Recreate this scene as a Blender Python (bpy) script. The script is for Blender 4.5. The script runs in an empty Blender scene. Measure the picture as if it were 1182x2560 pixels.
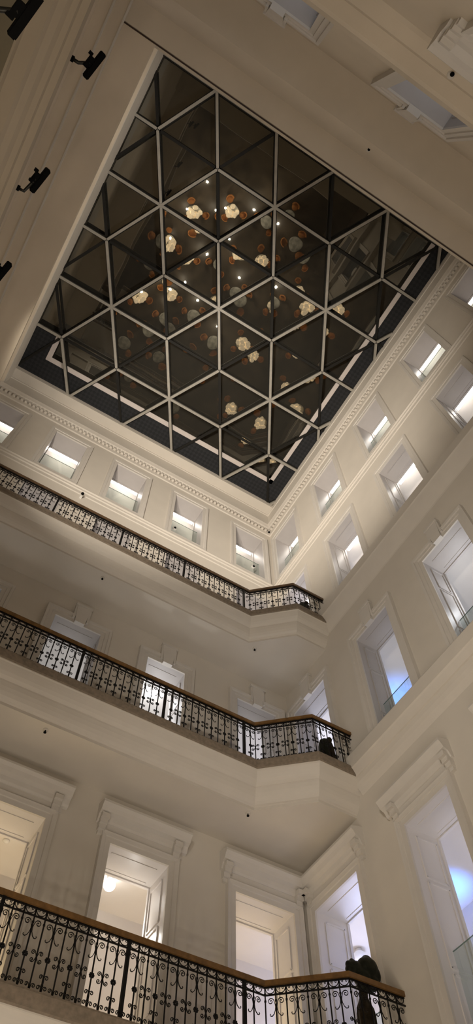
import bpy, bmesh, math, random
from mathutils import Vector, Matrix
random.seed(7)
PI = math.pi
C = bpy.context.scene.collection
SC = bpy.context.scene

# ------------------------------------------------------------------ materials
def mat(name, col, rough=.6, metal=0., emit=None, estr=0., noise=0., scale=6., spec=.3, bump=0., alpha=1.):
    m = bpy.data.materials.new(name); m.use_nodes = True
    nt = m.node_tree; b = nt.nodes['Principled BSDF']
    b.inputs['Roughness'].default_value = rough
    b.inputs['Metallic'].default_value = metal
    b.inputs['Specular IOR Level'].default_value = spec
    b.inputs['Base Color'].default_value = (*col, 1)
    b.inputs['Alpha'].default_value = alpha
    if noise or bump:
        tc = nt.nodes.new('ShaderNodeTexCoord'); n = nt.nodes.new('ShaderNodeTexNoise')
        n.inputs['Scale'].default_value = scale; n.inputs['Detail'].default_value = 5
        nt.links.new(tc.outputs['Object'], n.inputs['Vector'])
        if noise:
            r = nt.nodes.new('ShaderNodeValToRGB')
            r.color_ramp.elements[0].position = .3; r.color_ramp.elements[1].position = .7
            r.color_ramp.elements[0].color = (*[c * (1 - noise) for c in col], 1)
            r.color_ramp.elements[1].color = (*[min(1, c * (1 + noise)) for c in col], 1)
            nt.links.new(n.outputs['Fac'], r.inputs['Fac']); nt.links.new(r.outputs['Color'], b.inputs['Base Color'])
        if bump:
            bp = nt.nodes.new('ShaderNodeBump'); bp.inputs['Strength'].default_value = bump
            bp.inputs['Distance'].default_value = .02
            nt.links.new(n.outputs['Fac'], bp.inputs['Height']); nt.links.new(bp.outputs['Normal'], b.inputs['Normal'])
    if emit:
        b.inputs['Emission Color'].default_value = (*emit, 1); b.inputs['Emission Strength'].default_value = estr
    return m

M = {}
M['wall'] = mat('painted_plaster', (.655, .605, .535), .7, noise=.03, scale=1.2, spec=.2)
M['trim'] = mat('painted_trim', (.66, .61, .545), .5, noise=.02, scale=3, spec=.25)
M['frame'] = mat('painted_architrave', (.64, .60, .55), .45, noise=.02, scale=4, spec=.3)
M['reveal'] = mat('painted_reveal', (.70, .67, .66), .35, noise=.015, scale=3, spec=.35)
M['stone'] = mat('kerb_stone', (.235, .19, .145), .75, noise=.18, scale=14, spec=.2, bump=.2)
M['wood'] = mat('oak_handrail', (.17, .088, .028), .4, noise=.3, scale=9, spec=.4)
M['wood_dark'] = mat('dark_oak_handrail', (.10, .06, .032), .45, noise=.3, scale=9, spec=.4)
M['iron'] = mat('wrought_iron', (.012, .011, .011), .5, .5, spec=.3)
M['bronze'] = mat('dark_bronze', (.016, .018, .011), .5, .3, noise=.5, scale=12, spec=.25, bump=.4)
M['bronze_warm'] = mat('brown_bronze', (.03, .022, .013), .5, .4, noise=.6, scale=10, spec=.25, bump=.4)
M['black'] = mat('black_housing', (.004, .004, .004), .85, 0, spec=.08)
M['pipe'] = mat('lamp_arm_steel', (.035, .033, .028), .4, .6)
M['bar'] = mat('pale_glazing_bar', (.40, .375, .33), .45, .2, noise=.08, scale=5)
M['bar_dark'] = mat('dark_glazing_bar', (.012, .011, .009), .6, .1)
M['curb'] = mat('skylight_curb', (.68, .63, .56), .6, noise=.02, scale=2)
M['white'] = mat('white_plastic', (.75, .73, .7), .4)
M['reflect_strip'] = mat('pale_reflection', (.62, .56, .53), .5, noise=.03)
M['shade'] = mat('shaded_plaster', (.64, .56, .45), .75, noise=.05, scale=1.0, spec=.2)  # plaster copy with the near wall's shade put into the colour
M['shade_l'] = mat('dim_side_plaster', (.70, .605, .48), .75, noise=.05, scale=1.0, spec=.2)  # plaster copy, warm shade tone of the dim side in its colour
M['panelling'] = mat('added_dark_panelling', (.045, .03, .02), .5, noise=.4, scale=2)
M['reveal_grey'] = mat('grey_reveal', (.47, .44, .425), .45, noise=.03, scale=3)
M['dim'] = mat('dim_ledge_plaster', (.42, .355, .27), .75, noise=.05, scale=1.0, spec=.2)  # darker copy of the side plaster, shade of the lower ledge included
M['recess'] = mat('shaded_recess_plaster', (.20, .17, .115), .8, noise=.1, scale=1.5)  # shade under the lowest ledge put into the plaster colour
M['led'] = mat('led_strip', (1, 1, 1), .5, emit=(1, .94, .86), estr=16)
M['led_cool'] = mat('cool_led_strip', (1, 1, 1), .5, emit=(.93, .95, 1), estr=2.5)
M['globe'] = mat('lit_globe', (1, 1, 1), .4, emit=(1, .97, .93), estr=9)
M['globe_hot'] = mat('bright_globe', (1, 1, 1), .4, emit=(.95, .97, 1), estr=40)
M['globe_dim'] = mat('unlit_globe', (.8, .8, .84), .3, emit=(.85, .87, 1), estr=.18)  # faint glow given to a globe that is switched off
M['room'] = mat('corridor_plaster', (.70, .66, .62), .7, noise=.02, scale=2)
M['roof'] = mat('light_stop', (.01, .01, .01), .9)
M['floor'] = mat('dark_floor', (.085, .068, .048), .35, noise=.5, scale=.9, spec=.4)
M['chair'] = mat('amber_upholstery', (.42, .17, .045), .7, noise=.3, scale=5, emit=(.55, .22, .05), estr=.10)  # slight glow put into the upholstery
M['petal'] = mat('cream_petal', (.9, .8, .62), .6, emit=(1, .80, .55), estr=1.5)  # petals given a light of their own
M['marble'] = mat('striped_marble', (.5, .5, .45), .3, noise=.6, scale=3)
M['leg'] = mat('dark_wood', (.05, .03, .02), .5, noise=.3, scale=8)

# quilted dark panel: diamond pattern by two wave directions
def quilted():
    m = mat('quilted_panel', (.02, .021, .023), .8)
    nt = m.node_tree; b = nt.nodes['Principled BSDF']
    tc = nt.nodes.new('ShaderNodeTexCoord'); mp = nt.nodes.new('ShaderNodeMapping')
    mp.inputs['Rotation'].default_value = (0, 0, PI / 4); mp.inputs['Scale'].default_value = (3.2, 3.2, 3.2)
    nt.links.new(tc.outputs['Object'], mp.inputs['Vector'])
    ch = nt.nodes.new('ShaderNodeTexChecker'); ch.inputs['Scale'].default_value = 2.6
    ch.inputs['Color1'].default_value = (.024, .025, .028, 1); ch.inputs['Color2'].default_value = (.016, .017, .019, 1)
    nt.links.new(mp.outputs['Vector'], ch.inputs['Vector']); nt.links.new(ch.outputs['Color'], b.inputs['Base Color'])
    return m
M['quilt'] = quilted()

# dark coated glass of the skylight: mirrors the hall below
def sky_glass():
    m = mat('dark_coated_glass', (.19, .178, .148), .0, .86)
    nt = m.node_tree; b = nt.nodes['Principled BSDF']
    b.inputs['Roughness'].default_value = .012
    tc = nt.nodes.new('ShaderNodeTexCoord'); n = nt.nodes.new('ShaderNodeTexNoise')
    n.inputs['Scale'].default_value = .55; n.inputs['Detail'].default_value = 1
    nt.links.new(tc.outputs['Object'], n.inputs['Vector'])
    bp = nt.nodes.new('ShaderNodeBump'); bp.inputs['Strength'].default_value = 1.0; bp.inputs['Distance'].default_value = .006
    nt.links.new(n.outputs['Fac'], bp.inputs['Height']); nt.links.new(bp.outputs['Normal'], b.inputs['Normal'])
    return m
M['skyglass'] = sky_glass()

def clear_glass():
    m = bpy.data.materials.new('balustrade_glass'); m.use_nodes = True
    nt = m.node_tree; nt.nodes.clear()
    o = nt.nodes.new('ShaderNodeOutputMaterial'); mx = nt.nodes.new('ShaderNodeMixShader')
    t = nt.nodes.new('ShaderNodeBsdfTransparent'); t.inputs['Color'].default_value = (.78, .84, .80, 1)
    g = nt.nodes.new('ShaderNodeBsdfGlossy'); g.inputs['Roughness'].default_value = .02
    g.inputs['Color'].default_value = (.7, .76, .74, 1)
    mx.inputs['Fac'].default_value = .14
    nt.links.new(t.outputs[0], mx.inputs[1]); nt.links.new(g.outputs[0], mx.inputs[2]); nt.links.new(mx.outputs[0], o.inputs[0])
    return m
M['glass'] = clear_glass()
M['glass_edge'] = mat('glass_edge', (.16, .22, .2), .2)

# ------------------------------------------------------------------ helpers
def wloc(o):
    v = Vector((0, 0, 0))
    while o: v += Vector(o.location); o = o.parent
    return v
def obj(name, bm, m, parent=None, smooth=False, world=True):
    if parent is not None and world:
        bmesh.ops.translate(bm, verts=bm.verts, vec=-wloc(parent))
    bmesh.ops.recalc_face_normals(bm, faces=bm.faces)
    me = bpy.data.meshes.new(name); bm.to_mesh(me); bm.free()
    me.materials.append(m)
    if smooth:
        for p in me.polygons: p.use_smooth = True
    o = bpy.data.objects.new(name, me); C.objects.link(o)
    if parent is not None: o.parent = parent
    return o
def tag(o, label=None, cat=None, group=None, kind=None):
    if label: o['label'] = label
    if cat: o['category'] = cat
    if group: o['group'] = group
    if kind: o['kind'] = kind
    return o
def thing(name, label, cat, loc=(0, 0, 0), group=None, kind=None):
    o = bpy.data.objects.new(name, None); C.objects.link(o)
    o.location = loc; o.empty_display_size = .2
    return tag(o, label, cat, group, kind)
def struct(name, bm, m, label=None, cat=None, smooth=False):
    return tag(obj(name, bm, m, None, smooth), label, cat, None, 'structure')
def box(bm, x0, x1, y0, y1, z0, z1):
    vs = [bm.verts.new(p) for p in [(x0,y0,z0),(x1,y0,z0),(x1,y1,z0),(x0,y1,z0),(x0,y0,z1),(x1,y0,z1),(x1,y1,z1),(x0,y1,z1)]]
    for f in [(0,3,2,1),(4,5,6,7),(0,1,5,4),(1,2,6,5),(2,3,7,6),(3,0,4,7)]: bm.faces.new([vs[i] for i in f])
def face(bm, pts): return bm.faces.new([bm.verts.new(p) for p in pts])
def tube(bm, pts, r, n=4, r1=None, caps=True):
    pts = [Vector(p) for p in pts]; rings = []
    for i, p in enumerate(pts):
        a = pts[max(i-1, 0)]; b = pts[min(i+1, len(pts)-1)]
        t = (b - a).normalized() if (b - a).length > 1e-9 else Vector((0, 0, 1))
        u = t.cross(Vector((0, 1, 0)))
        if u.length < .1: u = t.cross(Vector((1, 0, 0)))
        u.normalize(); v = t.cross(u)
        rr = r if r1 is None else r + (r1 - r) * i / (len(pts) - 1)
        rings.append([bm.verts.new(p + rr * (math.cos(2*PI*k/n + PI/4) * u + math.sin(2*PI*k/n + PI/4) * v)) for k in range(n)])
    for A, B in zip(rings, rings[1:]):
        for k in range(n): bm.faces.new([A[k], A[(k+1) % n], B[(k+1) % n], B[k]])
    if caps: bm.faces.new(rings[0][::-1]); bm.faces.new(rings[-1])
def lathe(bm, prof, n=20, c=(0, 0, 0)):
    rings = []
    for r, z in prof:
        rings.append([bm.verts.new((c[0] + r*math.cos(2*PI*k/n), c[1] + r*math.sin(2*PI*k/n), c[2] + z)) for k in range(n)])
    for A, B in zip(rings, rings[1:]):
        for k in range(n): bm.faces.new([A[k], A[(k+1) % n], B[(k+1) % n], B[k]])
    bm.faces.new(rings[0][::-1]); bm.faces.new(rings[-1])
def BM(): return bmesh.new()
def ball(bm, c, r, seg=16, sz=(1, 1, 1)):
    bmesh.ops.create_uvsphere(bm, u_segments=seg, v_segments=seg*2//3, radius=r, matrix=Matrix.Translation(c) @ Matrix.Diagonal((*sz, 1)))

# wall frames: (a along wall, z, d out of the wall into the hall) -> xyz
XL, YN = -12.85, -14.25
PLACE = {'R': lambda a, z, d: (-d, a, z), 'B': lambda a, z, d: (a, -d, z),
         'N': lambda a, z, d: (a, YN + d, z), 'L': lambda a, z, d: (XL + d, a, z)}
def panel(bm, pl, a0, a1, z0, z1, holes, d=0):
    As = sorted({a0, a1, *[h[0] for h in holes], *[h[1] for h in holes]}); Zs = sorted({z0, z1, *[h[2] for h in holes], *[h[3] for h in holes]})
    As = [a for a in As if a0 <= a <= a1]; Zs = [z for z in Zs if z0 <= z <= z1]
    for i in range(len(As)-1):
        for j in range(len(Zs)-1):
            ca, cz = (As[i]+As[i+1])/2, (Zs[j]+Zs[j+1])/2
            if any(h[0] < ca < h[1] and h[2] < cz < h[3] for h in holes): continue
            face(bm, [pl(As[i], Zs[j], d), pl(As[i+1], Zs[j], d), pl(As[i+1], Zs[j+1], d), pl(As[i], Zs[j+1], d)])
    bmesh.ops.remove_doubles(bm, verts=bm.verts, dist=1e-5)
def ring(bm, pl, rect, prof, open_bottom=False):
    """frame round a rectangle; prof: list of (offset outward from rect, protrusion)"""
    a0, a1, z0, z1 = rect; loops = []
    for o, d in prof:
        zb = z0 if open_bottom else z0 - o
        loops.append([bm.verts.new(pl(*p, d)) for p in [(a0-o, zb), (a0-o, z1+o), (a1+o, z1+o), (a1+o, zb)]])
    for A, B in zip(loops, loops[1:]):
        for k in range(3 if open_bottom else 4):
            bm.faces.new([A[k], A[(k+1) % 4], B[(k+1) % 4], B[k]])
def run(bm, pl, a0, a1, prof, cap=True):
    """extrude a (d, z) profile along a wall"""
    A = [bm.verts.new(pl(a0, z, d)) for d, z in prof]; B = [bm.verts.new(pl(a1, z, d)) for d, z in prof]
    for i in range(len(prof)-1): bm.faces.new([A[i], A[i+1], B[i+1], B[i]])
    if cap:
        bm.faces.new(A); bm.faces.new(B[::-1])

ZF = {1: 5.55, 2: 11.49, 3: 17.30}          # balcony floors
ZT1, ZT2, ZT3, ZT4 = 25.7, 21.05, 15.30, 9.396
# ------------------------------------------------------------------ openings
RC = [(-1.815,-.375),(-4.61,-3.29),(-7.51,-6.26),(-10.5,-9.25),(-13.3,-12.04)]
BC = [(-1.755,-.449),(-4.58,-3.315),(-7.246,-5.947),(-9.888,-8.583),(-12.5,-11.23)]
R3 = [(-1.85,-.36),(-4.74,-3.43),(-7.745,-6.32),(-10.7,-9.3)]
B3 = [(-1.75,-.45),(-4.62,-3.46),(-7.38,-6.05),(-10.2,-8.9)]
R4 = [(-1.851,-.339),(-4.755,-3.452),(-7.70,-6.40),(-10.7,-9.3)]
B4 = [(-1.84,-.375),(-4.75,-3.423),(-7.5,-6.14),(-10.3,-8.95)]
N3 = [(-1.6,-.3),(-4.4,-3.1),(-7.02,-5.7),(-10.1,-8.78)]
OPEN = []
for w, rows in (('R', [(RC, 22.75, ZT1), (RC, 17.3, ZT2), (R3, 11.49, ZT3), (R4, 5.55, ZT4)]),
                ('B', [(BC, 22.62, ZT1), (BC, 17.3, ZT2), (B3, 11.49, ZT3), (B4, 5.55, ZT4)])):
    for r, (cols, z0, z1) in enumerate(rows):
        for c, (a0, a1) in enumerate(cols): OPEN.append((w, r+1, c, a0, a1, z0, z1))
for c, (a0, a1) in enumerate(N3):
    OPEN.append(('N', 3, c, a0, a1, 11.49, ZT3)); OPEN.append(('N', 4, c, a0-.1, a1-.1, 5.55, ZT4))
def holes(w): return [(o[3], o[4], o[5], o[6]) for o in OPEN if o[0] == w]

ZTOP = 28.55
bm = BM(); panel(bm, PLACE['R'], YN, 0, -1.6, ZTOP, holes('R'))
struct('wall_right', bm, M['wall'], 'tall beige plaster wall without balconies, pierced by four rows of windows', 'wall')
bm = BM(); panel(bm, PLACE['B'], XL-.35, 0, -1.6, ZTOP, holes('B'))
struct('wall_back', bm, M['wall'], 'beige plaster wall behind the three iron-railed balconies', 'wall')
# front wall: lower wall with doors and the block overhanging it
bm = BM(); panel(bm, PLACE['N'], XL-.35, 0, -1.6, 16.45, holes('N'))
pr = [(16.45, 0), (16.5, .8), (16.9, .95), (17.2, 1.05), (17.2, 1.53), (17.24, 1.56), (18.4, 1.56), (18.5, .2), (ZTOP+.4, .2)]
for (za, da), (zb, db) in zip(pr, pr[1:]):
    P = PLACE['N']; face(bm, [P(XL-.35, za, da), P(0, za, da), P(0, zb, db), P(XL-.35, zb, db)])
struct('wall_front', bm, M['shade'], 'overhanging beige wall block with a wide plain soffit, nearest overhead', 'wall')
# side wall with stepped ledges (x, z) chain from top to bottom
bm = BM()
pr = [(-12.65, ZTOP+.4), (-12.65, 27.2), (-12.85, 27.1), (-12.85, 17.7), (-11.40, 17.65), (-11.37, 17.3), (-12.10, 17.27), (-12.10, 17.14),
      (-12.36, 17.12), (-12.36, 16.95), (-12.62, 16.93), (-12.66, 16.75), (-13.2, 16.7), (-13.2, 11.7), (-11.50, 11.65), (-11.47, 11.32),
      (-11.56, 11.28), (-11.57, 11.2), (-11.64, 11.17), (-11.68, 11.08), (-11.76, 11.02), (-11.79, 10.93), (-11.98, 10.9), (-11.99, 10.8), (-12.4, 10.78), (-12.45, 10.5), (-13.2, 10.45), (-13.2, -1.6)]
def l_side(bm, P):
    for (xa, za), (xb, zb) in zip(P, P[1:]): face(bm, [(xa, YN, za), (xa, 0, za), (xb, 0, zb), (xb, YN, zb)])
ks = [k for k, p in enumerate(pr) if p == (-13.2, 11.7)][0]
l_side(bm, pr[:ks+1])
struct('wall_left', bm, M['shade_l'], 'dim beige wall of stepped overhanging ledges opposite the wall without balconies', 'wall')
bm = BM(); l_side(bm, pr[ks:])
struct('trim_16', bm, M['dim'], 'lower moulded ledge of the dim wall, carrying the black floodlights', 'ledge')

# ------------------------------------------------------------------ trims
def ledge(zb):
    if zb > 15: return [(0, zb+.42), (.28, zb+.40), (.30, zb+.36), (.30, zb), (.27, zb-.03), (.22, zb-.12), (.16, zb-.23), (.10, zb-.33), (.05, zb-.41), (.015, zb-.47), (0, zb-.52)]
    return [(0, zb+.42), (.28, zb+.40), (.30, zb+.36), (.30, zb), (.27, zb-.03), (.235, zb-.10), (.20, zb-.17), (.19, zb-.19), (.15, zb-.20), (.13, zb-.30), (.09, zb-.40), (.04, zb-.48), (0, zb-.54)]
for i, zb in enumerate((17.29, 11.42)):
    bm = BM(); run(bm, PLACE['R'], YN, -2.44, ledge(zb))
    struct(f'trim_{i+1}', bm, M['trim'], ('upper' if i == 0 else 'lower') + ' moulded ledge crossing the wall without balconies, in line with the ' + ('top' if i == 0 else 'middle') + ' balcony', 'ledge')
bm = BM(); run(bm, PLACE['N'], XL-.35, 0, [(0, 11.7), (.40, 11.68), (.42, 11.3), (.38, 11.25), (.2, 11.2), (.2, 11.08), (.05, 11.0), (0, 10.95)])
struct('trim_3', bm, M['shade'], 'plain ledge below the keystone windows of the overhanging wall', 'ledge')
sill = [(0, 22.45), (.07, 22.44), (.08, 22.37), (.035, 22.34), (.035, 22.28), (.06, 22.26), (.06, 22.21), (.02, 22.18), (.02, 22.02), (.03, 22.0), (.0, 21.97)]
bm = BM(); run(bm, PLACE['R'], YN, 0, [(d, z+.06) for d, z in sill]); struct('trim_4', bm, M['trim'], 'moulded sill band under the top row of windows on the wall without balconies', 'moulding')
bm = BM(); run(bm, PLACE['B'], XL, 0, sill); struct('trim_5', bm, M['trim'], 'moulded sill band under the top row of windows on the balcony wall', 'moulding')
dent = [(0, 26.42), (.04, 26.46), (.05, 26.6), (.05, 26.84), (.16, 26.88), (.19, 26.98), (.22, 27.06), (.22, 27.09), (0, 27.1)]
for i, (w, a0, a1) in enumerate((('R', YN, 0), ('B', XL, 0))):
    bm = BM(); run(bm, PLACE[w], a0, a1, dent)
    n = int((a1 - a0) / .17)
    for k in range(n):
        a = a1 - .1 - k * .17; P = PLACE[w]
        p, q = P(a-.05, 26.65, .04), P(a+.05, 26.81, .14)
        box(bm, *sorted((p[0], q[0])), *sorted((p[1], q[1])), 26.65, 26.81)
    struct(f'trim_{6+i}', bm, M['trim'], 'dentil cornice under the skylight along the ' + ('wall without balconies' if w == 'R' else 'balcony wall'), 'cornice')
bm = BM(); run(bm, PLACE['N'], XL-.3, 0, [(1.545, 17.197), (1.565, 17.193), (1.574, 17.21), (1.56, 17.22)])  # dark strip added where only a shadow gap lies
struct('trim_9', bm, M['leg'], 'thin dark strip standing in for the shadow gap along the soffit of the overhanging wall block', 'shadow strip')
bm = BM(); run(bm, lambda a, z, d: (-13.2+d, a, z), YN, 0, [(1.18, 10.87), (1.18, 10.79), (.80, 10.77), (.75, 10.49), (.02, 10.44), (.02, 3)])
struct('trim_10', bm, M['recess'], 'shade-coloured recess under the lowest ledge of the dim wall', 'recess')
for i, (x, z) in enumerate(((-12.085, 17.13), (-12.345, 16.94))):
    bm = BM(); box(bm, x-.02, x+.02, YN+1, 0, z-.02, z+.02)  # paler bead painting the light caught by the step lip
    struct(f'trim_{11+i}', bm, M['trim'], 'pale bead standing in for the lit lip of the ' + ('first' if i == 0 else 'second') + ' step of the dim overhanging ledge', 'moulding')
for i, w in enumerate('RB'):
    bm = BM(); run(bm, PLACE[w], YN if w == 'R' else XL-.35, 0, [(.04, -1.6), (.04, 4.3), (.08, 4.35), (.08, 4.45), (0, 4.47)])  # unseen panelling added to darken the wall feet mirrored in the skylight
    struct(f'trim_{13+i}', bm, M['panelling'], 'added dark panelling dimming the mirrored foot of the ' + ('wall without balconies' if w == 'R' else 'balcony wall'), 'panelling')
bm = BM(); box(bm, -12.66, -12.62, YN, 0, 27.2, ZTOP+.38)
struct('trim_15', bm, M['curb'], 'pale lit frieze between the dim ledge and the skylight glass', 'frieze')
# thin bead high on the frieze
bm = BM(); run(bm, PLACE['B'], XL, 0, [(0, 28.38), (.03, 28.40), (.03, 28.44), (0, 28.46)])
run(bm, PLACE['R'], YN, 0, [(0, 28.38), (.03, 28.40), (.03, 28.44), (0, 28.46)])
struct('trim_8', bm, M['trim'], 'thin bead running along the frieze right under the skylight', 'moulding')

# ------------------------------------------------------------------ skylight
CX, CY, ZS = -8.9046, -11.7023, 28.92
kz = ZS / 28.5
S = 2.4751 * kz; OX = CX + (-7.9159 - CX) * kz; OY = CY + (-8.9915 - CY) * kz
def node(i, j): return (OX + S*(i + .5*j - .0168*j), OY - S*.8660254*.9939*j)
X0, X1, Y0, Y1 = -12.65, 0.0, YN + .2, -.42          # the clear opening
def clip(poly):
    for ax, lim, sg in ((0, X0, 1), (0, X1, -1), (1, Y0, 1), (1, Y1, -1)):
        out = []
        for k in range(len(poly)):
            p, q = poly[k], poly[(k+1) % len(poly)]
            ip, iq = (p[ax]-lim)*sg >= 0, (q[ax]-lim)*sg >= 0
            if ip: out.append(p)
            if ip != iq:
                t = (lim - p[ax]) / (q[ax] - p[ax]); out.append((p[0]+t*(q[0]-p[0]), p[1]+t*(q[1]-p[1])))
        poly = out
        if not poly: return []
    return poly
def clipseg(p, q):
    t0, t1 = 0., 1.
    for ax, lo, hi in ((0, X0, X1), (1, Y0, Y1)):
        d = q[ax] - p[ax]
        if abs(d) < 1e-9:
            if not lo <= p[ax] <= hi: return None
            continue
        a, b = sorted(((lo-p[ax])/d, (hi-p[ax])/d)); t0 = max(t0, a); t1 = min(t1, b)
    if t1 - t0 < .03: return None
    f = lambda t: (p[0]+t*(q[0]-p[0]), p[1]+t*(q[1]-p[1]))
    return f(t0), f(t1)
sky = thing('skylight', 'dark glass ceiling skylight divided by pale steel bars into triangles', 'skylight', ((X0+X1)/2, (Y0+Y1)/2, ZS))
def area(P): return abs(sum(P[k][0]*P[(k+1) % len(P)][1] - P[(k+1) % len(P)][0]*P[k][1] for k in range(len(P))))/2
for i in range(-9, 10):
    for j in range(-7, 8):
        for tri in ([node(i, j), node(i+1, j), node(i, j+1)], [node(i+1, j), node(i+1, j+1), node(i, j+1)]):
            P = clip(tri)
            if len(P) < 3 or area(P) < .02: continue
            cx = sum(p[0] for p in P)/len(P); cy = sum(p[1] for p in P)/len(P)
            al = .62 if cx > -9.7 and cy > -10.2 else .1      # facets lean towards the middle of the hall
            gx, gy = random.gauss(0, .012) - al*(cx + 7.3)/29, random.gauss(0, .012) - al*(cy + 9.2)/29
            bm = BM(); face(bm, [(p[0], p[1], ZS + .28 + gx*(p[0]-cx) + gy*(p[1]-cy)) for p in P])
            obj('glass_pane', bm, M['skyglass'], sky)
        for di, dj in ((1, 0), (0, 1), (1, -1)):
            sgm = clipseg(node(i, j), node(i+di, j+dj))
            if not sgm: continue
            lit = (i-j) % 3 == 2 or (i+di-j-dj) % 3 == 2  # bars at these nodes are pale, all others dark
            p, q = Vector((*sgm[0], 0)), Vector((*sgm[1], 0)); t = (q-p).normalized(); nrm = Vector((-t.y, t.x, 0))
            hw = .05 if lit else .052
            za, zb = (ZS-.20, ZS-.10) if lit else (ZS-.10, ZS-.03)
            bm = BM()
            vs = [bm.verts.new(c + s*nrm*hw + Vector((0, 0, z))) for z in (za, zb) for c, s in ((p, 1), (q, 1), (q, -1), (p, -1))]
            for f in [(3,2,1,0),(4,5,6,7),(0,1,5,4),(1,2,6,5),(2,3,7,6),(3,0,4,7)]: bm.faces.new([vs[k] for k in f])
            o = obj('glazing_bar' if lit else 'dark_bar', bm, M['bar' if lit else 'bar_dark'], sky)
            if lit:                        # dark gasket standing on the pale bar
                bm = BM()
                vs = [bm.verts.new(c + s*nrm*.085 + Vector((0, 0, z))) for z in (ZS-.1, ZS-.03) for c, s in ((p, 1), (q, 1), (q, -1), (p, -1))]
                for f in [(3,2,1,0),(4,5,6,7),(0,1,5,4),(1,2,6,5),(2,3,7,6),(3,0,4,7)]: bm.faces.new([vs[k] for k in f])
                obj('gasket', bm, M['bar_dark'], o)
for i in range(-9, 10):
    for j in range(-7, 8):
        x, y = node(i, j)
        if (i-j) % 3 == 2 and X0 < x < X1 and Y0 < y < Y1:
            bm = BM(); lathe(bm, [(.085, -.205), (.085, -.1)], 6, (x, y, ZS)); obj('bar_joint', bm, M['bar'], sky)
zq = ZS - .045
bw = .85
for nm, r in (('border_panel', (X0, X1, Y1-bw, Y1)), ('border_panel', (X1-.6, X1, Y0, Y1-bw))):
    bm = BM(); box(bm, r[0], r[1], r[2], r[3], zq, zq+.02); tag(obj(nm, bm, M['quilt'], sky), 'dark quilted border panel')
for r in ((X0+.9, X1-.6, Y1-bw-.2, Y1-bw), (X1-.78, X1-.6, Y0, Y1-bw), (X0+.9, X0+1.1, Y1-bw-1.1, Y1-bw-.2)):  # pale strips added in place of reflections in the glass
    bm = BM(); box(bm, r[0], r[1], r[2], r[3], zq-.012, zq+.03); tag(obj('reflection_strip', bm, M['reflect_strip'], sky), 'pale strip standing in for a reflection along the dark border')
bm = BM(); box(bm, X0, X0+.9, Y1-bw-1.1, Y1-bw, zq, zq+.02); tag(obj('border_panel', bm, M['quilt'], sky), 'dark quilted border panel')
# ceiling: soffit ring and upstand, slab added above to stop light leaks
bm = BM()
face(bm, [(XL-.3, Y1, ZTOP), (0, Y1, ZTOP), (0, 0, ZTOP), (XL-.3, 0, ZTOP)])
face(bm, [(XL-.3, Y1, ZTOP), (0, Y1, ZTOP), (0, Y1, ZTOP+.5), (XL-.3, Y1, ZTOP+.5)])
face(bm, [(0, YN, ZTOP), (0, 0, ZTOP), (0, 0, ZTOP+.5), (0, YN, ZTOP+.5)])
face(bm, [(X0, YN, ZTOP-.1), (X0, 0, ZTOP-.1), (X0, 0, ZTOP+.5), (X0, YN, ZTOP+.5)])
struct('ceiling', bm, M['curb'], 'pale soffit and curb framing the skylight', 'ceiling')
bm = BM(); box(bm, XL-1, 4, YN-4, 4, ZS+1.3, ZS+1.5)
struct('ceiling_roof', bm, M['roof'], 'dark slab added above the skylight glass to stop light leaks', 'roof')

# ------------------------------------------------------------------ windows and doorways
ORD = ['nearest the corner', 'second from the corner', 'third from the corner', 'fourth from the corner', 'fifth from the corner']
ROWN = {1: 'small window of the topmost row', 2: 'window of the second row from the top', 3: 'tall keystone window of the third row', 4: 'tall hooded doorway of the lowest row'}
WALLN = {'R': 'in the wall without balconies', 'B': 'in the balcony wall', 'N': 'in the overhanging wall overhead'}
def jamb_panel(bm, P, side, a, d0, d1, z0, z1, w=.018):
    """raised bead rectangle on a reveal side; a: jamb position, side: +1 jamb faces +a"""
    for (da, za, db, zb) in ((d0, z0, d1, z0), (d0, z1, d1, z1), (d0, z0, d0, z1), (d1, z0, d1, z1)):
        p, q = P(a, za, da), P(a + side*.022, zb, db)
        lo = [min(p[k], q[k]) for k in range(3)]; hi = [max(p[k], q[k]) for k in range(3)]
        t = P(0, 0, 1); z = 2
        dk = 0 if abs(t[0] - P(0, 0, 0)[0]) > .5 else 1
        if hi[z]-lo[z] < .001: lo[z] -= w; hi[z] += w
        else: lo[dk] -= w; hi[dk] += w
        box(bm, lo[0], hi[0], lo[1], hi[1], lo[2], hi[2])
wn = dn = 0
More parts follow.
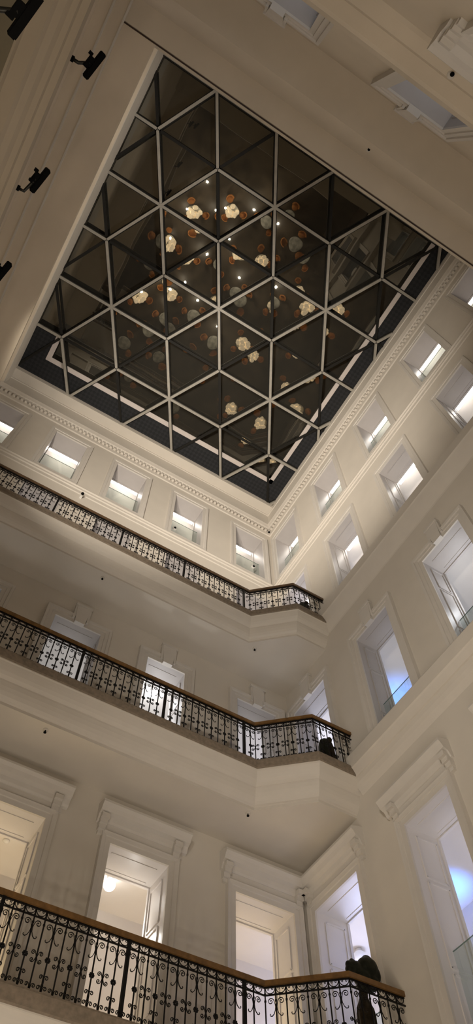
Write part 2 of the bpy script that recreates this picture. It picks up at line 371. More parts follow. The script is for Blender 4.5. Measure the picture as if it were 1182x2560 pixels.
for (w, row, col, a0, a1, z0, z1) in OPEN:
    P = PLACE[w]; dep = .83 if row == 4 else .72
    if row == 4: dn += 1; nm = f'door_{dn}'
    else: wn += 1; nm = f'window_{wn}'
    ca = (a0+a1)/2
    root = thing(nm, f'{ROWN[row]} {WALLN[w]}, {ORD[col]}', 'doorway' if row == 4 else 'window', P(ca, z0, 0), kind='structure')
    # reveal
    bm = BM()
    for q in ([(a0, z0), (a0, z1)], [(a0, z1), (a1, z1)], [(a1, z1), (a1, z0)], [(a1, z0), (a0, z0)]):
        face(bm, [P(*q[0], 0), P(*q[1], 0), P(*q[1], -dep), P(*q[0], -dep)])
    bmesh.ops.remove_doubles(bm, verts=bm.verts, dist=1e-5)
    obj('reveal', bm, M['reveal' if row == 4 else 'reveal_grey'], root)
    # inner stop: a narrow return framing the far opening
    bm = BM(); ring(bm, P, (a0+.03, a1-.03, z0, z1-.03), [(0, -dep+.06), (0, -dep), ], True)
    ring(bm, P, (a0+.03, a1-.03, z0, z1-.03), [(0, -dep+.06), (.03, -dep+.06)], True)
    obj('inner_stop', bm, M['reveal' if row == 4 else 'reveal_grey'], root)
    # panelled jambs and head
    if row >= 2:
        bm = BM(); H = z1 - z0
        cuts = [z0+.15, z0+H*.30, z0+H*.72, z1-.12] if row != 2 else [z0+.2, z0+H*.55, z1-.15]
        for a, s in ((a0, 1), (a1, -1)):
            for za, zb in zip(cuts, cuts[1:]): jamb_panel(bm, P, s, a, -dep+.14, -.2, za+.05, zb-.05)
        # head panel
        if w == 'N': obj('panel_bead', bm, M['reveal' if row == 4 else 'reveal_grey'], root); bm = None
        for da in (-dep+.14, -.2):
            if bm is None: break
            p, q = P(a0+.15, z1-.012, da-.018), P(a1-.15, z1, da+.018)
            box(bm, *sorted((p[0], q[0])), *sorted((p[1], q[1])), z1-.012, z1)
        if bm is not None: obj('panel_bead', bm, M['reveal' if row == 4 else 'reveal_grey'], root)
    # architrave
    bm = BM()
    if row <= 2:
        prof = [(0, 0), (0, .05), (.12, .05), (.13, .07), (.2, .08), (.23, .08), (.24, 0)]
        ring(bm, P, (a0, a1, z0, z1), prof, row == 2)
    elif row == 3:
        prof = [(0, 0), (0, .04), (.1, .045), (.11, .07), (.2, .07), (.21, .10), (.28, .11), (.29, 0)]
        ring(bm, P, (a0, a1, z0, z1), prof, True)
    else:
        prof = [(0, 0), (0, .05), (.11, .055), (.12, .08), (.18, .09), (.21, .1), (.22, 0)]
        ring(bm, P, (a0, a1, z0, z1), prof, True)
    obj('architrave', bm, M['frame'], root)
    if row == 3:                                            # keystone
        bm = BM(); vs = []
        for d in (0, .13):
            for a, z in ((ca-.14, 15.287), (ca+.14, 15.287), (ca+.2, 16.0), (ca-.2, 16.0)): vs.append(bm.verts.new(P(a, z, d)))
        for f in [(0,1,2,3),(7,6,5,4),(0,1,5,4),(1,2,6,5),(2,3,7,6),(3,0,4,7)]: bm.faces.new([vs[k] for k in f])
        for a in (ca-.2, ca+.2):
            p, q = P(a-.03, 15.4, 0), P(a+.03, 15.95, .12)
            box(bm, *sorted((p[0], q[0])), *sorted((p[1], q[1])), 15.4, 15.95)
        p, q = P(ca-.24, 15.97, 0), P(ca+.24, 16.05, .15); box(bm, *sorted((p[0], q[0])), *sorted((p[1], q[1])), 15.97, 16.05)
        obj('keystone', bm, M['frame'], root)
    if row == 4:                                            # hood cornice on two brackets
        ha, hb = a0-.37, a1+.37
        if w in 'RB' and col == 0: hb = 0.0
        bm = BM(); run(bm, P, ha, hb, [(0, 10.22), (.12, 10.2), (.30, 10.14), (.31, 10.08), (.26, 10.02), (.22, 9.94), (.13, 9.9), (.1, 9.82), (.07, 9.78), (0, 9.77)])
        obj('hood', bm, M['frame'], root)
        bm = BM(); p, q = P(ha+.1, 9.63, 0), P(min(hb-.02, a1+.27), 9.8, .05); box(bm, *sorted((p[0], q[0])), *sorted((p[1], q[1])), 9.63, 9.8)
        obj('frieze', bm, M['frame'], root)
        for a in (ha+.12, min(hb-.26, a1+.25)):
            bm = BM()
            for z, d, hw in ((9.50, .07, .06), (9.58, .12, .075), (9.68, .17, .08), (9.78, .24, .085)):
                p, q = P(a-hw, z, 0), P(a+hw, z+.1, d); box(bm, *sorted((p[0], q[0])), *sorted((p[1], q[1])), z, z+.1)
            obj('bracket', bm, M['frame'], root)
    # light strip over the inner edge
    if row <= 2 and w != 'N':
        bm = BM(); p, q = P(a0+.05, z1-.02, -dep-.02), P(a1-.05, z1+.06, -dep-.12)
        box(bm, *sorted((p[0], q[0])), *sorted((p[1], q[1])), z1-.02, z1+.06)
        obj('light_strip', bm, M['led'], root)
    # glass balustrade
    if w == 'R' or row == 1:
        zt = z0 + (1.5 if row > 1 else 1.5)
        if row == 1: zt = 24.2
        bm = BM(); face(bm, [P(a0+.01, z0+.02, -.33), P(a1-.01, z0+.02, -.33), P(a1-.01, zt, -.33), P(a0+.01, zt, -.33)])
        g = obj('glass_panel', bm, M['glass'], root)
        bm = BM(); p, q = P(a0+.01, zt, -.325), P(a1-.01, zt+.012, -.34); box(bm, *sorted((p[0], q[0])), *sorted((p[1], q[1])), zt, zt+.012)
        obj('glass_edge', bm, M['glass_edge'], g)

# ------------------------------------------------------------------ corridors behind the openings
CEIL = {1: 26.15, 2: 21.5, 3: 15.62, 4: 9.78}; FLO = {1: 22.6, 2: 17.25, 3: 11.44, 4: 5.5}
for r in (1, 2, 3, 4):
    zc, zf = CEIL[r], FLO[r]
    i0 = .831 if r == 4 else .721; o0 = 3.1
    bm = BM()
    def ringface(z):
        face(bm, [(i0, YN, z), (o0, YN, z), (o0, o0-.6, z), (i0, o0-.6, z)])
        face(bm, [(XL-.5, i0, z), (i0, i0, z), (i0, o0-.6, z), (XL-.5, o0-.6, z)])
    ringface(zc)
    tag(obj(f'ceiling_{r}', bm, M['room']), f'pale ceiling of the passage behind the {["topmost","second","third","lowest"][r-1]} row of openings', 'ceiling', None, 'structure')
    bm = BM(); ringface(zf)
    tag(obj(f'floor_{r+1}', bm, M['room']), f'floor of the passage behind the {["topmost","second","third","lowest"][r-1]} row of openings', 'floor', None, 'structure')
    bm = BM(); yo = o0-.6
    face(bm, [(o0, YN, zf), (o0, yo, zf), (o0, yo, zc), (o0, YN, zc)])
    face(bm, [(XL-.5, yo, zf), (o0, yo, zf), (o0, yo, zc), (XL-.5, yo, zc)])
    face(bm, [(i0, YN, zf), (o0, YN, zf), (o0, YN, zc), (i0, YN, zc)])
    face(bm, [(XL-.5, i0, zf), (XL-.5, yo, zf), (XL-.5, yo, zc), (XL-.5, i0, zc)])
    # low drop between lintel and ceiling, keeps the passages apart from the void
    face(bm, [(i0, YN, [ZT1, ZT2, ZT3, ZT4][r-1]), (i0, i0, [ZT1, ZT2, ZT3, ZT4][r-1]), (i0, i0, zc), (i0, YN, zc)])
    face(bm, [(XL-.5, i0, [ZT1, ZT2, ZT3, ZT4][r-1]), (i0, i0, [ZT1, ZT2, ZT3, ZT4][r-1]), (i0, i0, zc), (XL-.5, i0, zc)])
    tag(obj(f'wall_passage_{r}', bm, M['room']), f'far wall of the passage behind the {["topmost","second","third","lowest"][r-1]} row of openings', 'wall', None, 'structure')
# passage behind the front wall
for r in (3, 4):
    zc, zf = CEIL[r], FLO[r]; bm = BM()
    face(bm, [(XL, YN-(.831 if r == 4 else .721), zc), (0, YN-(.831 if r == 4 else .721), zc), (0, YN-3, zc), (XL, YN-3, zc)])
    face(bm, [(XL, YN-3, zf), (0, YN-3, zf), (0, YN-3, zc), (XL, YN-3, zc)])
    face(bm, [(XL, YN-.76, zf), (0, YN-.76, zf), (0, YN-3, zf), (XL, YN-3, zf)])
    zo = ZT3 if r == 3 else ZT4; yi = YN-(.831 if r == 4 else .721)
    face(bm, [(XL, yi, zo), (0, yi, zo), (0, yi, zc), (XL, yi, zc)])
    for x in (XL, 0): face(bm, [(x, YN-.76, zf), (x, YN-3, zf), (x, YN-3, zc), (x, YN-.76, zc)])
    tag(obj(f'wall_passage_{r+2}', bm, M['room']), f'room behind the overhanging wall, {"upper" if r == 3 else "lower"} level', 'wall', None, 'structure')

# ------------------------------------------------------------------ balconies and railings
PATH = [Vector((-11.36, -1.5)), Vector((-2.17, -1.5)), Vector((-1.125, -2.43)), Vector((0, -2.43))]
def offset(path, o):
    out = []
    for k in range(len(path)):
        ns = []
        for a, b in ((k-1, k), (k, k+1)):
            if 0 <= a and b < len(path):
                t = (path[b]-path[a]).normalized(); ns.append(Vector((t.y, -t.x)))
        n = sum(ns, Vector((0, 0)))/len(ns); n = n / n.dot(ns[0]) if len(ns) == 1 else n.normalized() / n.normalized().dot(ns[0])
        out.append(path[k] + n*o)
    return out
def sweep(bm, prof, closed=False):
    rows = []
    for o, z in prof:
        pts = offset(PATH, o); rows.append([bm.verts.new((p.x, p.y, z)) for p in pts])
    R = rows + ([rows[0]] if closed else [])
    for A, B in zip(R, R[1:]):
        for k in range(len(A)-1): bm.faces.new([A[k], A[k+1], B[k+1], B[k]])
    if closed:
        bm.faces.new([r[0] for r in rows]); bm.faces.new([r[-1] for r in rows][::-1])

def spiral(cx, cz, r0, a0, a1, n=12, r1=.008):
    return [(cx + (r0+(r1-r0)*t)*math.cos(a0+(a1-a0)*t), 0, cz + (r0+(r1-r0)*t)*math.sin(a0+(a1-a0)*t)) for t in [k/n for k in range(n+1)]]
RT = .0078
def m_bar(dia=.0125, top=1.165):
    bm = BM(); tube(bm, [(0, 0, .002), (0, 0, top)], dia, 6)
    for z in (.955, 1.06, .09): lathe(bm, [(.006, -.03), (.019, -.012), (.019, .012), (.006, .03)], 6, (0, 0, z))
    return bm
def m_post():
    bm = BM(); box(bm, -.027, .027, -.027, .027, .002, 1.17)
    box(bm, -.034, .034, -.034, .034, .94, .98); return bm
def m_flower():
    bm = BM(); lathe(bm, [(.012, -.02), (.02, -.008), (.02, .008), (.012, .02)], 8, (0, 0, .495))
    for k in range(8):
        a = k*PI/4; ball(bm, (.032*math.cos(a), 0, .495+.032*math.sin(a)), .0165, 6, (1, .6, 1))
    return bm
def curl(cx, cz, r, turns=1.4, n=14):           # spiral unwinding counter-clockwise, ends left of its centre heading down
    return spiral(cx, cz, .006, PI - 2*PI*turns, PI, n, r)
def mirror_tubes(bm, pts, flip=(1,), zc=0):
    for sx in (-1, 1):
        for sz in flip: tube(bm, [(sx*p[0], 0, zc + sz*(p[2]-zc)) for p in pts], RT, 4)
def m_mid():
    bm = BM(); mirror_tubes(bm, curl(.060, .546, .036) + [(.013, 0, .518), (.007, 0, .495)], (1, -1), .495); return bm
def m_top_f():                                  # big side scrolls with hanging tails
    bm = BM()
    mirror_tubes(bm, curl(.086, .945, .054, 1.5, 18) + [(.017, 0, .90), (.011, 0, .86), (.018, 0, .81), (.040, 0, .757), (.070, 0, .727), (.097, 0, .730), (.106, 0, .748), (.097, 0, .762)])
    return bm
def m_base():                                   # arc with two curls standing on the base rail
    bm = BM()
    mirror_tubes(bm, curl(.050, .118, .032, 1.3) + [(.012, 0, .085), (.010, 0, .07), (.024, 0, .05), (.055, 0, .038), (.088, 0, .034)])
    return bm
def m_heart():
    bm = BM(); mirror_tubes(bm, curl(.042, .258, .033, 1.3) + [(.012, 0, .21), (.010, 0, .17), (.016, 0, .14)]); return bm
def m_crown():                                  # U arch with two small curls under the handrail, right of each bar
    bm = BM(); w = .0875
    tube(bm, [(w + .076*math.cos(a), 0, 1.142 + .078*math.sin(a)) for a in [PI + k*PI/12 for k in range(13)]], RT, 4)
    for sx in (-1, 1):
        c = spiral(.031, 1.138, .022, PI*.5, PI*.5 - 2*PI*1.1, 10, .005)
        tube(bm, [(w + sx*p[0], 0, p[2]) for p in c], .006, 4)
    return bm
def master(bm, nm): 
    bmesh.ops.recalc_face_normals(bm, faces=bm.faces)
    me = bpy.data.meshes.new(nm); bm.to_mesh(me); bm.free(); me.materials.append(M['iron']); return me
MM = {k: master(f(), k) for k, f in dict(bar=m_bar, post=m_post, flower=m_flower, mid=m_mid, top=m_top_f, base=m_base, heart=m_heart, crown=m_crown).items()}
def inst(nm, key, parent, loc=(0, 0, 0), rz=0):
    o = bpy.data.objects.new(nm, MM[key]); C.objects.link(o); o.parent = parent; o.location = loc; o.rotation_euler = (0, 0, rz); return o

LV = {1: 'lowest', 2: 'middle', 3: 'top'}
PH = {1: (-6.239, -4.675, -9.3), 2: (-6.851, -6.675, -10.2), 3: (-6.762, -6.59, -11.3)}
for lv in (1, 2, 3):
    zf = ZF[lv]
    bal = thing('balcony', f'{LV[lv]} of the three beige balconies, with a stone kerb and moulded underside', 'balcony', (-5, -1.4, zf), 'balconies along one wall')
    bm = BM(); sweep(bm, [(-.12, zf), (.13, zf), (.14, zf-.03), (.14, zf-.23), (.12, zf-.25), (-.12, zf-.25)], True)
    tag(obj('kerb', bm, M['stone'], bal), 'brown stone kerb')
    zs = {3: 16.34, 2: 10.5, 1: 4.55}[lv]
    k = (zf-.25-zs)/.71
    prof = [(.11, 0), (.11, .02), (.085, .03), (.075, .06), (.05, .12), (.015, .19), (-.03, .25), (-.085, .295), (-.10, .30), (-.105, .335), (-.13, .42), (-.165, .50), (-.21, .57), (-.26, .615), (-.295, .63), (-.31, .64), (-.31, .71)]
    bm = BM(); sweep(bm, [(o, zf-.25 - d*k) for o, d in prof]); 
    obj('moulding', bm, M['trim'], bal)
    bm = BM(); pts = offset(PATH, -.31)
    face(bm, [(p.x, p.y, zs) for p in pts] + [(0, 0, zs), (-11.36, 0, zs)])
    face(bm, [(p.x, p.y, zf-.02) for p in offset(PATH, -.1)] + [(0, 0, zf-.02), (-11.36, 0, zf-.02)])
    obj('slab', bm, M['wall'], bal)
    # railing
    x0, xp, xs = PH[lv]
    rail = thing('iron_railing', f'black scrolled iron railing with a wooden handrail on the {LV[lv]} balcony', 'railing', (-4, -1.5, zf), 'iron balcony railings')
    def railing_strip(z0, z1, hw, m, nm):
        L = offset(PATH, hw); Rr = offset(PATH, -hw); bm = BM()
        L[0].x = Rr[0].x = xs-.1
        rows = [[bm.verts.new((p.x, p.y, z)) for p in Q] for Q, z in ((L, z0), (L, z1), (Rr, z1), (Rr, z0))]
        for A, B in zip(rows, rows[1:]+rows[:1]):
            for k in range(len(A)-1): bm.faces.new([A[k], A[k+1], B[k+1], B[k]])
        bm.faces.new([r[0] for r in rows]); bm.faces.new([r[-1] for r in rows][::-1])
        return obj(nm, bm, m, rail)
    h = railing_strip(1.175+zf, 1.26+zf, .045, M['wood'] if lv < 3 else M['wood_dark'], 'handrail')
    if lv < 3:
        pass
    tag(h, 'brown wooden handrail')
    railing_strip(zf+1.155, zf+1.172, .016, M['iron'], 'top_rail')
    railing_strip(zf+1.035, zf+1.055, .011, M['iron'], 'upper_rail')
    railing_strip(zf+.02, zf+.042, .013, M['iron'], 'base_rail')
    spots = []
    kmin = math.floor((xs - x0)/.175); n = 0
    for kk in range(kmin, 60):
        x = x0 + .175*kk
        if x < xs: continue
        if x > PATH[1].x - .06: break
        flower = kk % 2 == 0
        post = (not flower) and abs(((x - xp + 1.05) % 2.1) - 1.05) < .09
        spots.append((x, -1.5, 0, 'P' if post else 'F' if flower else 'S'))
    last = spots[-1][3]
    for seg, cnt in ((1, 8), (2, 6)):
        a, b = PATH[seg], PATH[seg+1]; t = (b-a).normalized(); rz = math.atan2(t.y, t.x)
        for q in range(cnt):
            p = a + (b-a)*((q+.0 if seg == 1 else q) + .02)/cnt
            last = 'S' if last == 'F' else 'F'
            spots.append((p.x, p.y, rz, last))
    for (x, y, rz, ty) in spots:
        loc = (x+4, y+1.5, 0)
        b = inst('post' if ty == 'P' else 'baluster', 'post' if ty == 'P' else 'bar', rail, loc, rz)
        inst('crown_scroll', 'crown', b); inst('base_scroll', 'base', b)
        if ty == 'F':
            inst('flower_boss', 'flower', b); inst('side_scroll', 'top', b); inst('heart_scroll', 'heart', b)
        elif ty == 'S': inst('mid_scroll', 'mid', b)

# ------------------------------------------------------------------ statues at the corner of each balcony
def folds(bm, prof, seed, n=40, c=(0, 0, 0), lobes=9, amp=.08, sq=.8):
    rnd = random.Random(seed); ph = rnd.random()*6; rings = []
    for k, (r, z) in enumerate(prof):
        row = []
        for q in range(n):
            a = 2*PI*q/n
            rr = r*(1 + amp*math.sin(lobes*a + ph + 1.2*math.sin(z*3)) + .4*amp*math.sin(4*a - z*5))
            row.append(bm.verts.new((c[0]+rr*math.cos(a), c[1]+sq*rr*math.sin(a), c[2]+z)))
        rings.append(row)
    for A, B in zip(rings, rings[1:]):
        for q in range(n): bm.faces.new([A[q], A[(q+1) % n], B[(q+1) % n], B[q]])
    bm.faces.new(rings[0][::-1]); bm.faces.new(rings[-1])
SX, SY = -.52, -2.02
st = thing('statue', 'dark bronze statue whose two-lobed head rises above the lowest handrail', 'statue', (SX, SY, ZF[1]), 'dark statues at the balcony corners')
bm = BM(); box(bm, SX-.2, SX+.2, SY-.17, SY+.17, ZF[1], ZF[1]+.12); obj('plinth', bm, M['bronze'], st)
bm = BM(); folds(bm, [(.17, .12), (.17, .4), (.16, .7), (.165, .95), (.15, 1.05), (.10, 1.15), (.075, 1.22), (.08, 1.3), (.02, 1.36)], 3, c=(SX, SY, ZF[1])); obj('robe', bm, M['bronze_warm'], st, True)
bm = BM()
for dx, dy, dz, r in ((-.10, 0, 1.64, .155), (-.20, 0, 1.62, .10), (-.22, 0, 1.70, .07), (-.14, 0, 1.77, .06), (-.04, 0, 1.76, .06), (-.17, .0, 1.53, .08), (.18, 0, 1.72, .215), (.25, 0, 1.66, .18), (.20, 0, 1.86, .12), (.28, 0, 1.82, .12), (.2, 0, 1.54, .17), (.05, 0, 1.55, .17), (.02, 0, 1.42, .12)):
    ball(bm, (SX+dx, SY+dy, ZF[1]+dz), r, 18, (1, .8, 1))
hd = obj('head', bm, M['bronze'], st, True)
md = hd.modifiers.new('join', 'REMESH'); md.mode = 'VOXEL'; md.voxel_size = .018; md.use_smooth_shade = True
for lv, sd in ((2, 5), (3, 8)):
    x, y = -.50, -2.05
    st = thing('statue', ('dark robed statue with brown drapery behind the middle railing' if lv == 2 else 'small dark arched statue behind the top railing'), 'statue', (x, y, ZF[lv]), 'dark statues at the balcony corners')
    bm = BM(); box(bm, x-.17, x+.17, y-.15, y+.15, ZF[lv], ZF[lv]+.1); obj('plinth', bm, M['bronze'], st)
    sc = 1.0 if lv == 2 else .97
    bm = BM(); folds(bm, [(.19*sc, .1), (.195*sc, .4), (.2*sc, .7), (.19*sc, .9), (.16*sc, 1.02), (.10, 1.09), (.03, 1.12)], sd, c=(x, y, ZF[lv]), amp=.05); obj('cloak', bm, M['bronze'], st, True)
    bm = BM(); folds(bm, [(.10, .1), (.11, .45), (.10, .8), (.07, .9), (.06, .95)], sd+1, c=(x+.02, y-.11, ZF[lv]), amp=.1); obj('robe', bm, M['bronze_warm'], st, True)
    bm = BM(); ball(bm, (x+.02, y-.13, ZF[lv]+1.0), .075, 14, (.9, .9, 1.15)); obj('head', bm, M['bronze_warm'], st, True)

# ------------------------------------------------------------------ floodlights on the dim wall
def cyl(bm, p, q, r, n=10): tube(bm, [p, q], r, n)
FL = [((-11.62, -11.61, 12.15), (-11.30, -11.70, 12.25), 'black floodlight on a bent arm nearest the overhanging wall block'),
      ((-11.62, -9.60, 12.15), (-11.36, -9.86, 12.25), 'black floodlight on a straight arm, middle one of the dim wall'),
      ((-11.62, -8.15, 12.15), (-11.33, -8.24, 12.25), 'black floodlight on the dim wall nearest the balcony wall'),
      ((-11.62, -11.55, 7.55), (-11.10, -11.72, 7.66), 'largest black floodlight, lowest on the dim wall')]
for (bx, by, bz), (hx, hy, hz), lab in FL:
    r = thing('floodlight', lab, 'floodlight', (bx, by, bz), 'floodlights on the dim wall')
    bm = BM(); cyl(bm, (bx, by, bz), (bx+.05, by, bz), .045); obj('base_plate', bm, M['black'], r)
    bm = BM(); tube(bm, [(bx+.03, by, bz), (bx+.12, by, bz+.02), ((bx+hx)/2+.03, (by+hy)/2, (bz+hz)/2+.02), (hx-.05, hy, hz-.05)], .026, 8); obj('arm', bm, M['pipe'], r, True)
    bm = BM()                                    # lamp body along the wall, tilted up
    rot = Matrix.Translation((hx, hy, hz)) @ Matrix.Rotation(math.radians(14), 4, 'Z') @ Matrix.Rotation(math.radians(-20), 4, 'Y')
    box(bm, -.045, .045, -.22, .22, -.06, .07); bmesh.ops.bevel(bm, geom=list(bm.edges), offset=.012, segments=2, affect='EDGES')
    bmesh.ops.transform(bm, matrix=rot, verts=bm.verts); hd = obj('lamp_body', bm, M['black'], r)
    bm = BM(); box(bm, -.12, -.04, -.07, .07, -.05, .05); box(bm, -.135, -.06, .07, .11, -.04, .04); box(bm, -.16, -.1, -.11, -.06, -.03, .03)
    bmesh.ops.transform(bm, matrix=rot, verts=bm.verts); obj('bracket', bm, M['black'], r)

# ------------------------------------------------------------------ small fittings
def hang(nm, lab, cat, loc, parts, group=None):
    t = thing(nm, lab, cat, loc, group)
    for pn, prof, m in parts:
        bm = BM(); lathe(bm, prof, 16, loc); obj(pn, bm, m, t, True)
    return t
SPR = [((-1.80, -1.10, 16.34), 'small dark sprinkler under the top balcony near its bend'), ((-6.67, -1.02, 16.34), 'small dark sprinkler under the long run of the top balcony'),
       ((-2.13, -1.05, 10.5), 'small dark sprinkler under the middle balcony near its bend'), ((-6.86, -1.02, 10.5), 'small dark sprinkler under the long run of the middle balcony'),
       ((-6.507, -13.35, 16.80), 'small round sprinkler in the wide soffit of the overhanging wall'), ((-6.9, -14.09, 11.06), 'tiny dark sprinkler under the ledge of the overhanging wall')]
for loc, lab in SPR:
    hang('pendant_sprinkler', lab, 'sprinkler', loc, [('escutcheon', [(.055, -.001), (.055, -.012), (.03, -.02)], M['trim']), ('nozzle', [(.014, -.01), (.014, -.06), (.03, -.065), (.03, -.075), (.006, -.08)], M['black'])], 'sprinkler heads')
# dome camera on the balcony wall and in a window
t = thing('mounted_camera', 'small security camera on the balcony wall under the top row of windows', 'camera', (-8.03, -.06, 21.75))
bm = BM(); box(bm, -8.07, -7.99, -.13, 0, 21.72, 21.84); tube(bm, [(-8.03, -.08, 21.78), (-8.03, -.2, 21.74)], .05, 12); obj('housing', bm, M['white'], t)
bm = BM(); ball(bm, (-8.03, -.21, 21.73), .055, 14); obj('lens_dome', bm, M['black'], t, True)
for x, z, lab in ((-4.30, 23.58, 'round camera behind the glass of the second topmost window from the corner'), (-.75, 23.75, 'small camera behind the glass of the topmost window beside the corner')):
    t = thing('mounted_camera', lab, 'camera', (x, .30, z))
    bm = BM(); tube(bm, [(x, .325, z), (x, .27, z)], .085, 18); obj('housing', bm, M['white'], t)
    bm = BM(); ball(bm, (x, .262, z), .048, 14); obj('lens_dome', bm, M['black'], t, True)
# globes in the passages
def globe(loc, lab, m, r=.13):
    x, y, z = loc
    t = thing('globe_lamp', lab, 'lamp', (x, y, z+r+.04), 'globe lamps in the passages')
    bm = BM(); lathe(bm, [(.07, r+.05), (.07, r+.0), (.05, r-.02)], 16, loc); obj('fitting', bm, M['white'], t, True)
    bm = BM(); ball(bm, loc, r, 20); obj('globe', bm, m, t, True)
globe((-4.10, 1.36, 9.58), 'lit white globe lamp inside the hooded doorway second from the corner', M['globe'])
globe((1.95, .75, 9.56), 'unlit pale globe lamp inside the hooded doorway beside the corner', M['globe_dim'], .17)
globe((-3.92, 1.08, 15.28), 'glaring white globe lamp behind the middle railing', M['globe_hot'], .11)
t = thing('smoke_detector', 'white smoke detector on the warm ceiling inside the outermost hooded doorway', 'detector', (-6.45, 1.45, 9.78))
bm = BM(); lathe(bm, [(.07, 0), (.07, -.02), (.05, -.04), (.02, -.05)], 18, (-6.45, 1.45, 9.78)); obj('housing', bm, M['white'], t, True)

# ------------------------------------------------------------------ hall floor and its furniture (mirrored in the skylight)
bm = BM(); face(bm, [(XL-.4, YN, -1.6), (0, YN, -1.6), (0, 0, -1.6), (XL-.4, 0, -1.6)])
struct('floor', bm, M['floor'], 'dark patterned hall floor mirrored in the skylight', 'floor')
def make_table(x, y, k):
    t = thing('round_table', 'round pale dining table on the hall floor, mirrored in the skylight', 'table', (x, y, -1.6), 'tables on the hall floor')
    bm = BM(); lathe(bm, [(.5, .70), (.52, .715), (.52, .735), (.5, .75)], 28, (x, y, -1.6)); obj('tabletop', bm, M['marble'], t)
    bm = BM(); lathe(bm, [(.26, 0), (.24, .03), (.05, .06), (.04, .4), (.06, .68), (.2, .70)], 18, (x, y, -1.6)); obj('pedestal', bm, M['leg'], t)
    if k % 2 == 0:
        f = thing('flower_arrangement', 'crumpled cream flower arrangement standing on a round table', 'flowers', (x, y, -.85), 'flower arrangements on the tables')
        bm = BM(); lathe(bm, [(.09, 0), (.12, .1), (.07, .25), (.09, .32)], 16, (x, y, -.85)); obj('vase', bm, M['marble'], f)
        bm = BM(); rnd = random.Random(k)
        for q in range(26):
            a, rr, h = rnd.random()*6.28, .46*math.sqrt(rnd.random()), .4+.3*rnd.random()
            cx, cy = x+rr*math.cos(a), y+rr*math.sin(a); u = rnd.random()*3; s = .13+.08*rnd.random()
            face(bm, [(cx+s*math.cos(u+b), cy+s*math.sin(u+b), -.85+h+(.1 if j % 2 else -.04)) for j, b in enumerate([0, .9, 1.57, 2.5, 3.14, 4, 4.7, 5.5])])
        obj('blossom', bm, M['petal'], f)
    for q in range(3):
        a = q*2*PI/3 + k; px, py = x+.85*math.cos(a), y+.85*math.sin(a)
        c = thing('dining_chair', 'amber upholstered tub chair at a round table on the hall floor', 'chair', (px, py, -1.6), 'tub chairs on the hall floor')
        bm = BM(); lathe(bm, [(.20, .30), (.25, .34), (.25, .43), (.22, .47)], 18, (px, py, -1.6)); obj('seat', bm, M['chair'], c, True)
        bm = BM()
        ins, out = [], []
        for s in range(11):
            b = a - 1.5 + 3.0*s/10
            for z in (.3, .8): ins.append(bm.verts.new((px+.24*math.cos(b), py+.24*math.sin(b), -1.6+z))); out.append(bm.verts.new((px+.30*math.cos(b), py+.30*math.sin(b), -1.6+z)))
        for s in range(10):
            i = 2*s
            for A in ((ins[i], ins[i+1], ins[i+3], ins[i+2]), (out[i], out[i+1], out[i+3], out[i+2]), (ins[i+1], out[i+1], out[i+3], ins[i+3])): bm.faces.new(A)
        obj('backrest', bm, M['chair'], c)
        for s in range(4):
            bm = BM(); b = a + PI/4 + s*PI/2; tube(bm, [(px+.17*math.cos(b), py+.17*math.sin(b), -1.6), (px+.15*math.cos(b), py+.15*math.sin(b), -1.28)], .02, 6); obj('leg', bm, M['leg'], c)
for k, (x, y) in enumerate([(-8.3, -5.0), (-5.6, -4.4), (-3.0, -5.6), (-10.4, -3.2), (-6.8, -7.4), (-4.2, -8.2), (-9.6, -7.6), (-7.0, -2.4), (-2.2, -2.6), (-3.2, -10.6)]):
    make_table(x, y, k)

# ------------------------------------------------------------------ lights
def light(nm, ty, loc, power, col, target=None, **kw):
    d = bpy.data.lights.new(nm, ty); d.energy = power; d.color = col
    for k, v in kw.items(): setattr(d, k, v)
    o = bpy.data.objects.new(nm, d); C.objects.link(o); o.location = loc
    if target is not None:
        o.rotation_euler = (Vector(target) - Vector(loc)).to_track_quat('-Z', 'Y').to_euler()
    return o
WARM = (1, .90, .765)
# floodlights wash the upper balcony wall and the wall without balconies
for i, (b, h, lab) in enumerate(FL[:3]):
    light('flood_beam', 'SPOT', (h[0]+.14, h[1], h[2]+.14), 4200, (1, .90, .77), [(-2, -1.5, 27), (-.5, -4.5, 27), (-3.6, 0, 27)][i], spot_size=math.radians(58), spot_blend=.8, shadow_soft_size=.12)
# fill points added low in the hall to brighten the walls
for k, (x, y) in enumerate([(-10.6, -6.4), (-8.4, -5.4), (-6.0, -5.8), (-7.4, -7.4), (-10.2, -8.6), (-5.6, -8.4), (-7.2, -9.8), (-5.4, -11.2)]):
    light('hall_fill', 'POINT', (x, y, .3), 138, WARM, shadow_soft_size=.07)
light('flood_beam', 'SPOT', (-10.8, -11.5, 7.9), 1750, (1, .91, .79), (0, -4.2, 14.5), spot_size=math.radians(75), spot_blend=1, shadow_soft_size=.25)
# unseen beam added by the wall without balconies to brighten the far frieze
light('flood_beam', 'SPOT', (-.7, -10.8, 12.4), 3500, (1, .92, .82), (-12.6, -6.5, 28.2), spot_size=math.radians(48), spot_blend=.7, shadow_soft_size=.12)
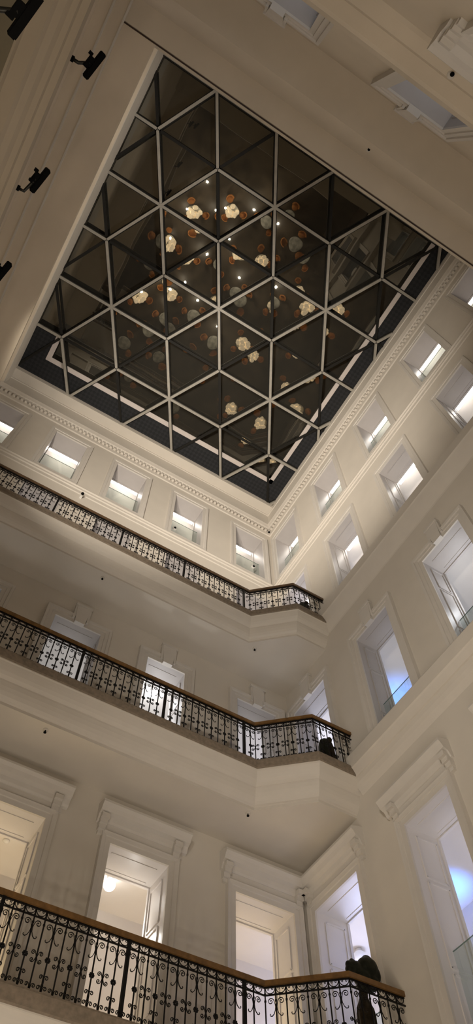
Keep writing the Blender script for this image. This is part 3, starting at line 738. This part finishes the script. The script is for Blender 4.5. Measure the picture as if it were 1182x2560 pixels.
# upward fill panels added near the passage floors to brighten the rooms
def passage(zf, side, power, col, a=-5.):
    if side == 'B': light('passage_fill', 'AREA', (a, 1.6, zf+.4), power, col, shape='RECTANGLE', size=13, size_y=1.0).rotation_euler = (PI, 0, 0)
    else: light('passage_fill', 'AREA', (2.0, a, zf+.4), power, col, shape='RECTANGLE', size=1.0, size_y=13).rotation_euler = (PI, 0, 0)
passage(5.5, 'B', 66, (1, .81, .54)); passage(5.5, 'R', 88, (.93, .92, 1), -6.5)
passage(11.44, 'B', 80, (.94, .97, 1)); passage(11.44, 'R', 62, (.76, .84, 1), -7)
passage(17.25, 'B', 30, (.92, .92, 1)); passage(17.25, 'R', 55, (.90, .93, 1), -7)
passage(22.6, 'B', 40, (1, .93, .86)); passage(22.6, 'R', 45, (1, .95, .92), -7)
light('passage_fill', 'AREA', (-6.5, YN-1.9, 11.9), 60, (.78, .87, 1), shape='RECTANGLE', size=12, size_y=1.2).rotation_euler = (PI, 0, 0)
# blue spots and cold fill points added behind the corner
light('blue_spot', 'SPOT', (2.4, -2.25, 8.7), 230, (.04, .22, 1), (2.3, -1.9, 9.8), spot_size=math.radians(85), spot_blend=1, shadow_soft_size=.04)
light('blue_spot', 'SPOT', (2.3, -2.0, 14.3), 200, (.05, .25, 1), (2.34, -2.1, 15.6), spot_size=math.radians(85), spot_blend=1, shadow_soft_size=.04)
for zf in (5.5, 11.44, 17.25):
    light('corner_fill', 'POINT', (1.9, .3, zf+2.4), 120, (.58, .65, 1) if zf < 6 else (.74, .79, 1), shadow_soft_size=.3)
for x in (-1.3, -7.4): light('warm_fill', 'POINT', (x, 1.7, 7.3), 48, (1, .76, .42), shadow_soft_size=.3)  # warm fill points added to brighten two doorways
light('jamb_fill', 'POINT', (1.0, -6.9, 14.2), 30, (.95, .97, 1), shadow_soft_size=.05)  # small fill points added to brighten the jambs
light('jamb_fill', 'POINT', (-3.85, .95, 14.2), 30, (.97, .98, 1), shadow_soft_size=.05)
light('jamb_fill', 'POINT', (-3.75, 1.0, 8.6), 12, (1, .97, .92), shadow_soft_size=.05)

w = bpy.data.worlds.new('night'); SC.world = w; w.use_nodes = True
w.node_tree.nodes['Background'].inputs[0].default_value = (.02, .02, .025, 1); w.node_tree.nodes['Background'].inputs[1].default_value = .2

# ------------------------------------------------------------------ camera
RM = [[0.8562706, -0.4587944, -0.2372939], [-0.5165037, -0.764947, -0.3848118], [-0.0049678, 0.4520662, -0.8919706]]
cam = bpy.data.cameras.new('camera'); co = bpy.data.objects.new('camera', cam); C.objects.link(co)
co.matrix_world = Matrix([[*RM[0], CX], [*RM[1], CY], [*RM[2], 0.], [0, 0, 0, 1]])
cam.sensor_fit = 'VERTICAL'; cam.sensor_height = 36; cam.lens = 1743.22 / 2560 * 36; cam.clip_end = 200
SC.camera = co
SC.view_settings.view_transform = 'Standard'; SC.view_settings.look = 'None'; SC.view_settings.exposure = 0
SC.cycles.use_denoising = True
SC.cycles.use_adaptive_sampling = True; SC.cycles.adaptive_threshold = .03; SC.cycles.adaptive_min_samples = 16
SC.cycles.max_bounces = 7; SC.cycles.diffuse_bounces = 3; SC.cycles.sample_clamp_indirect = 4
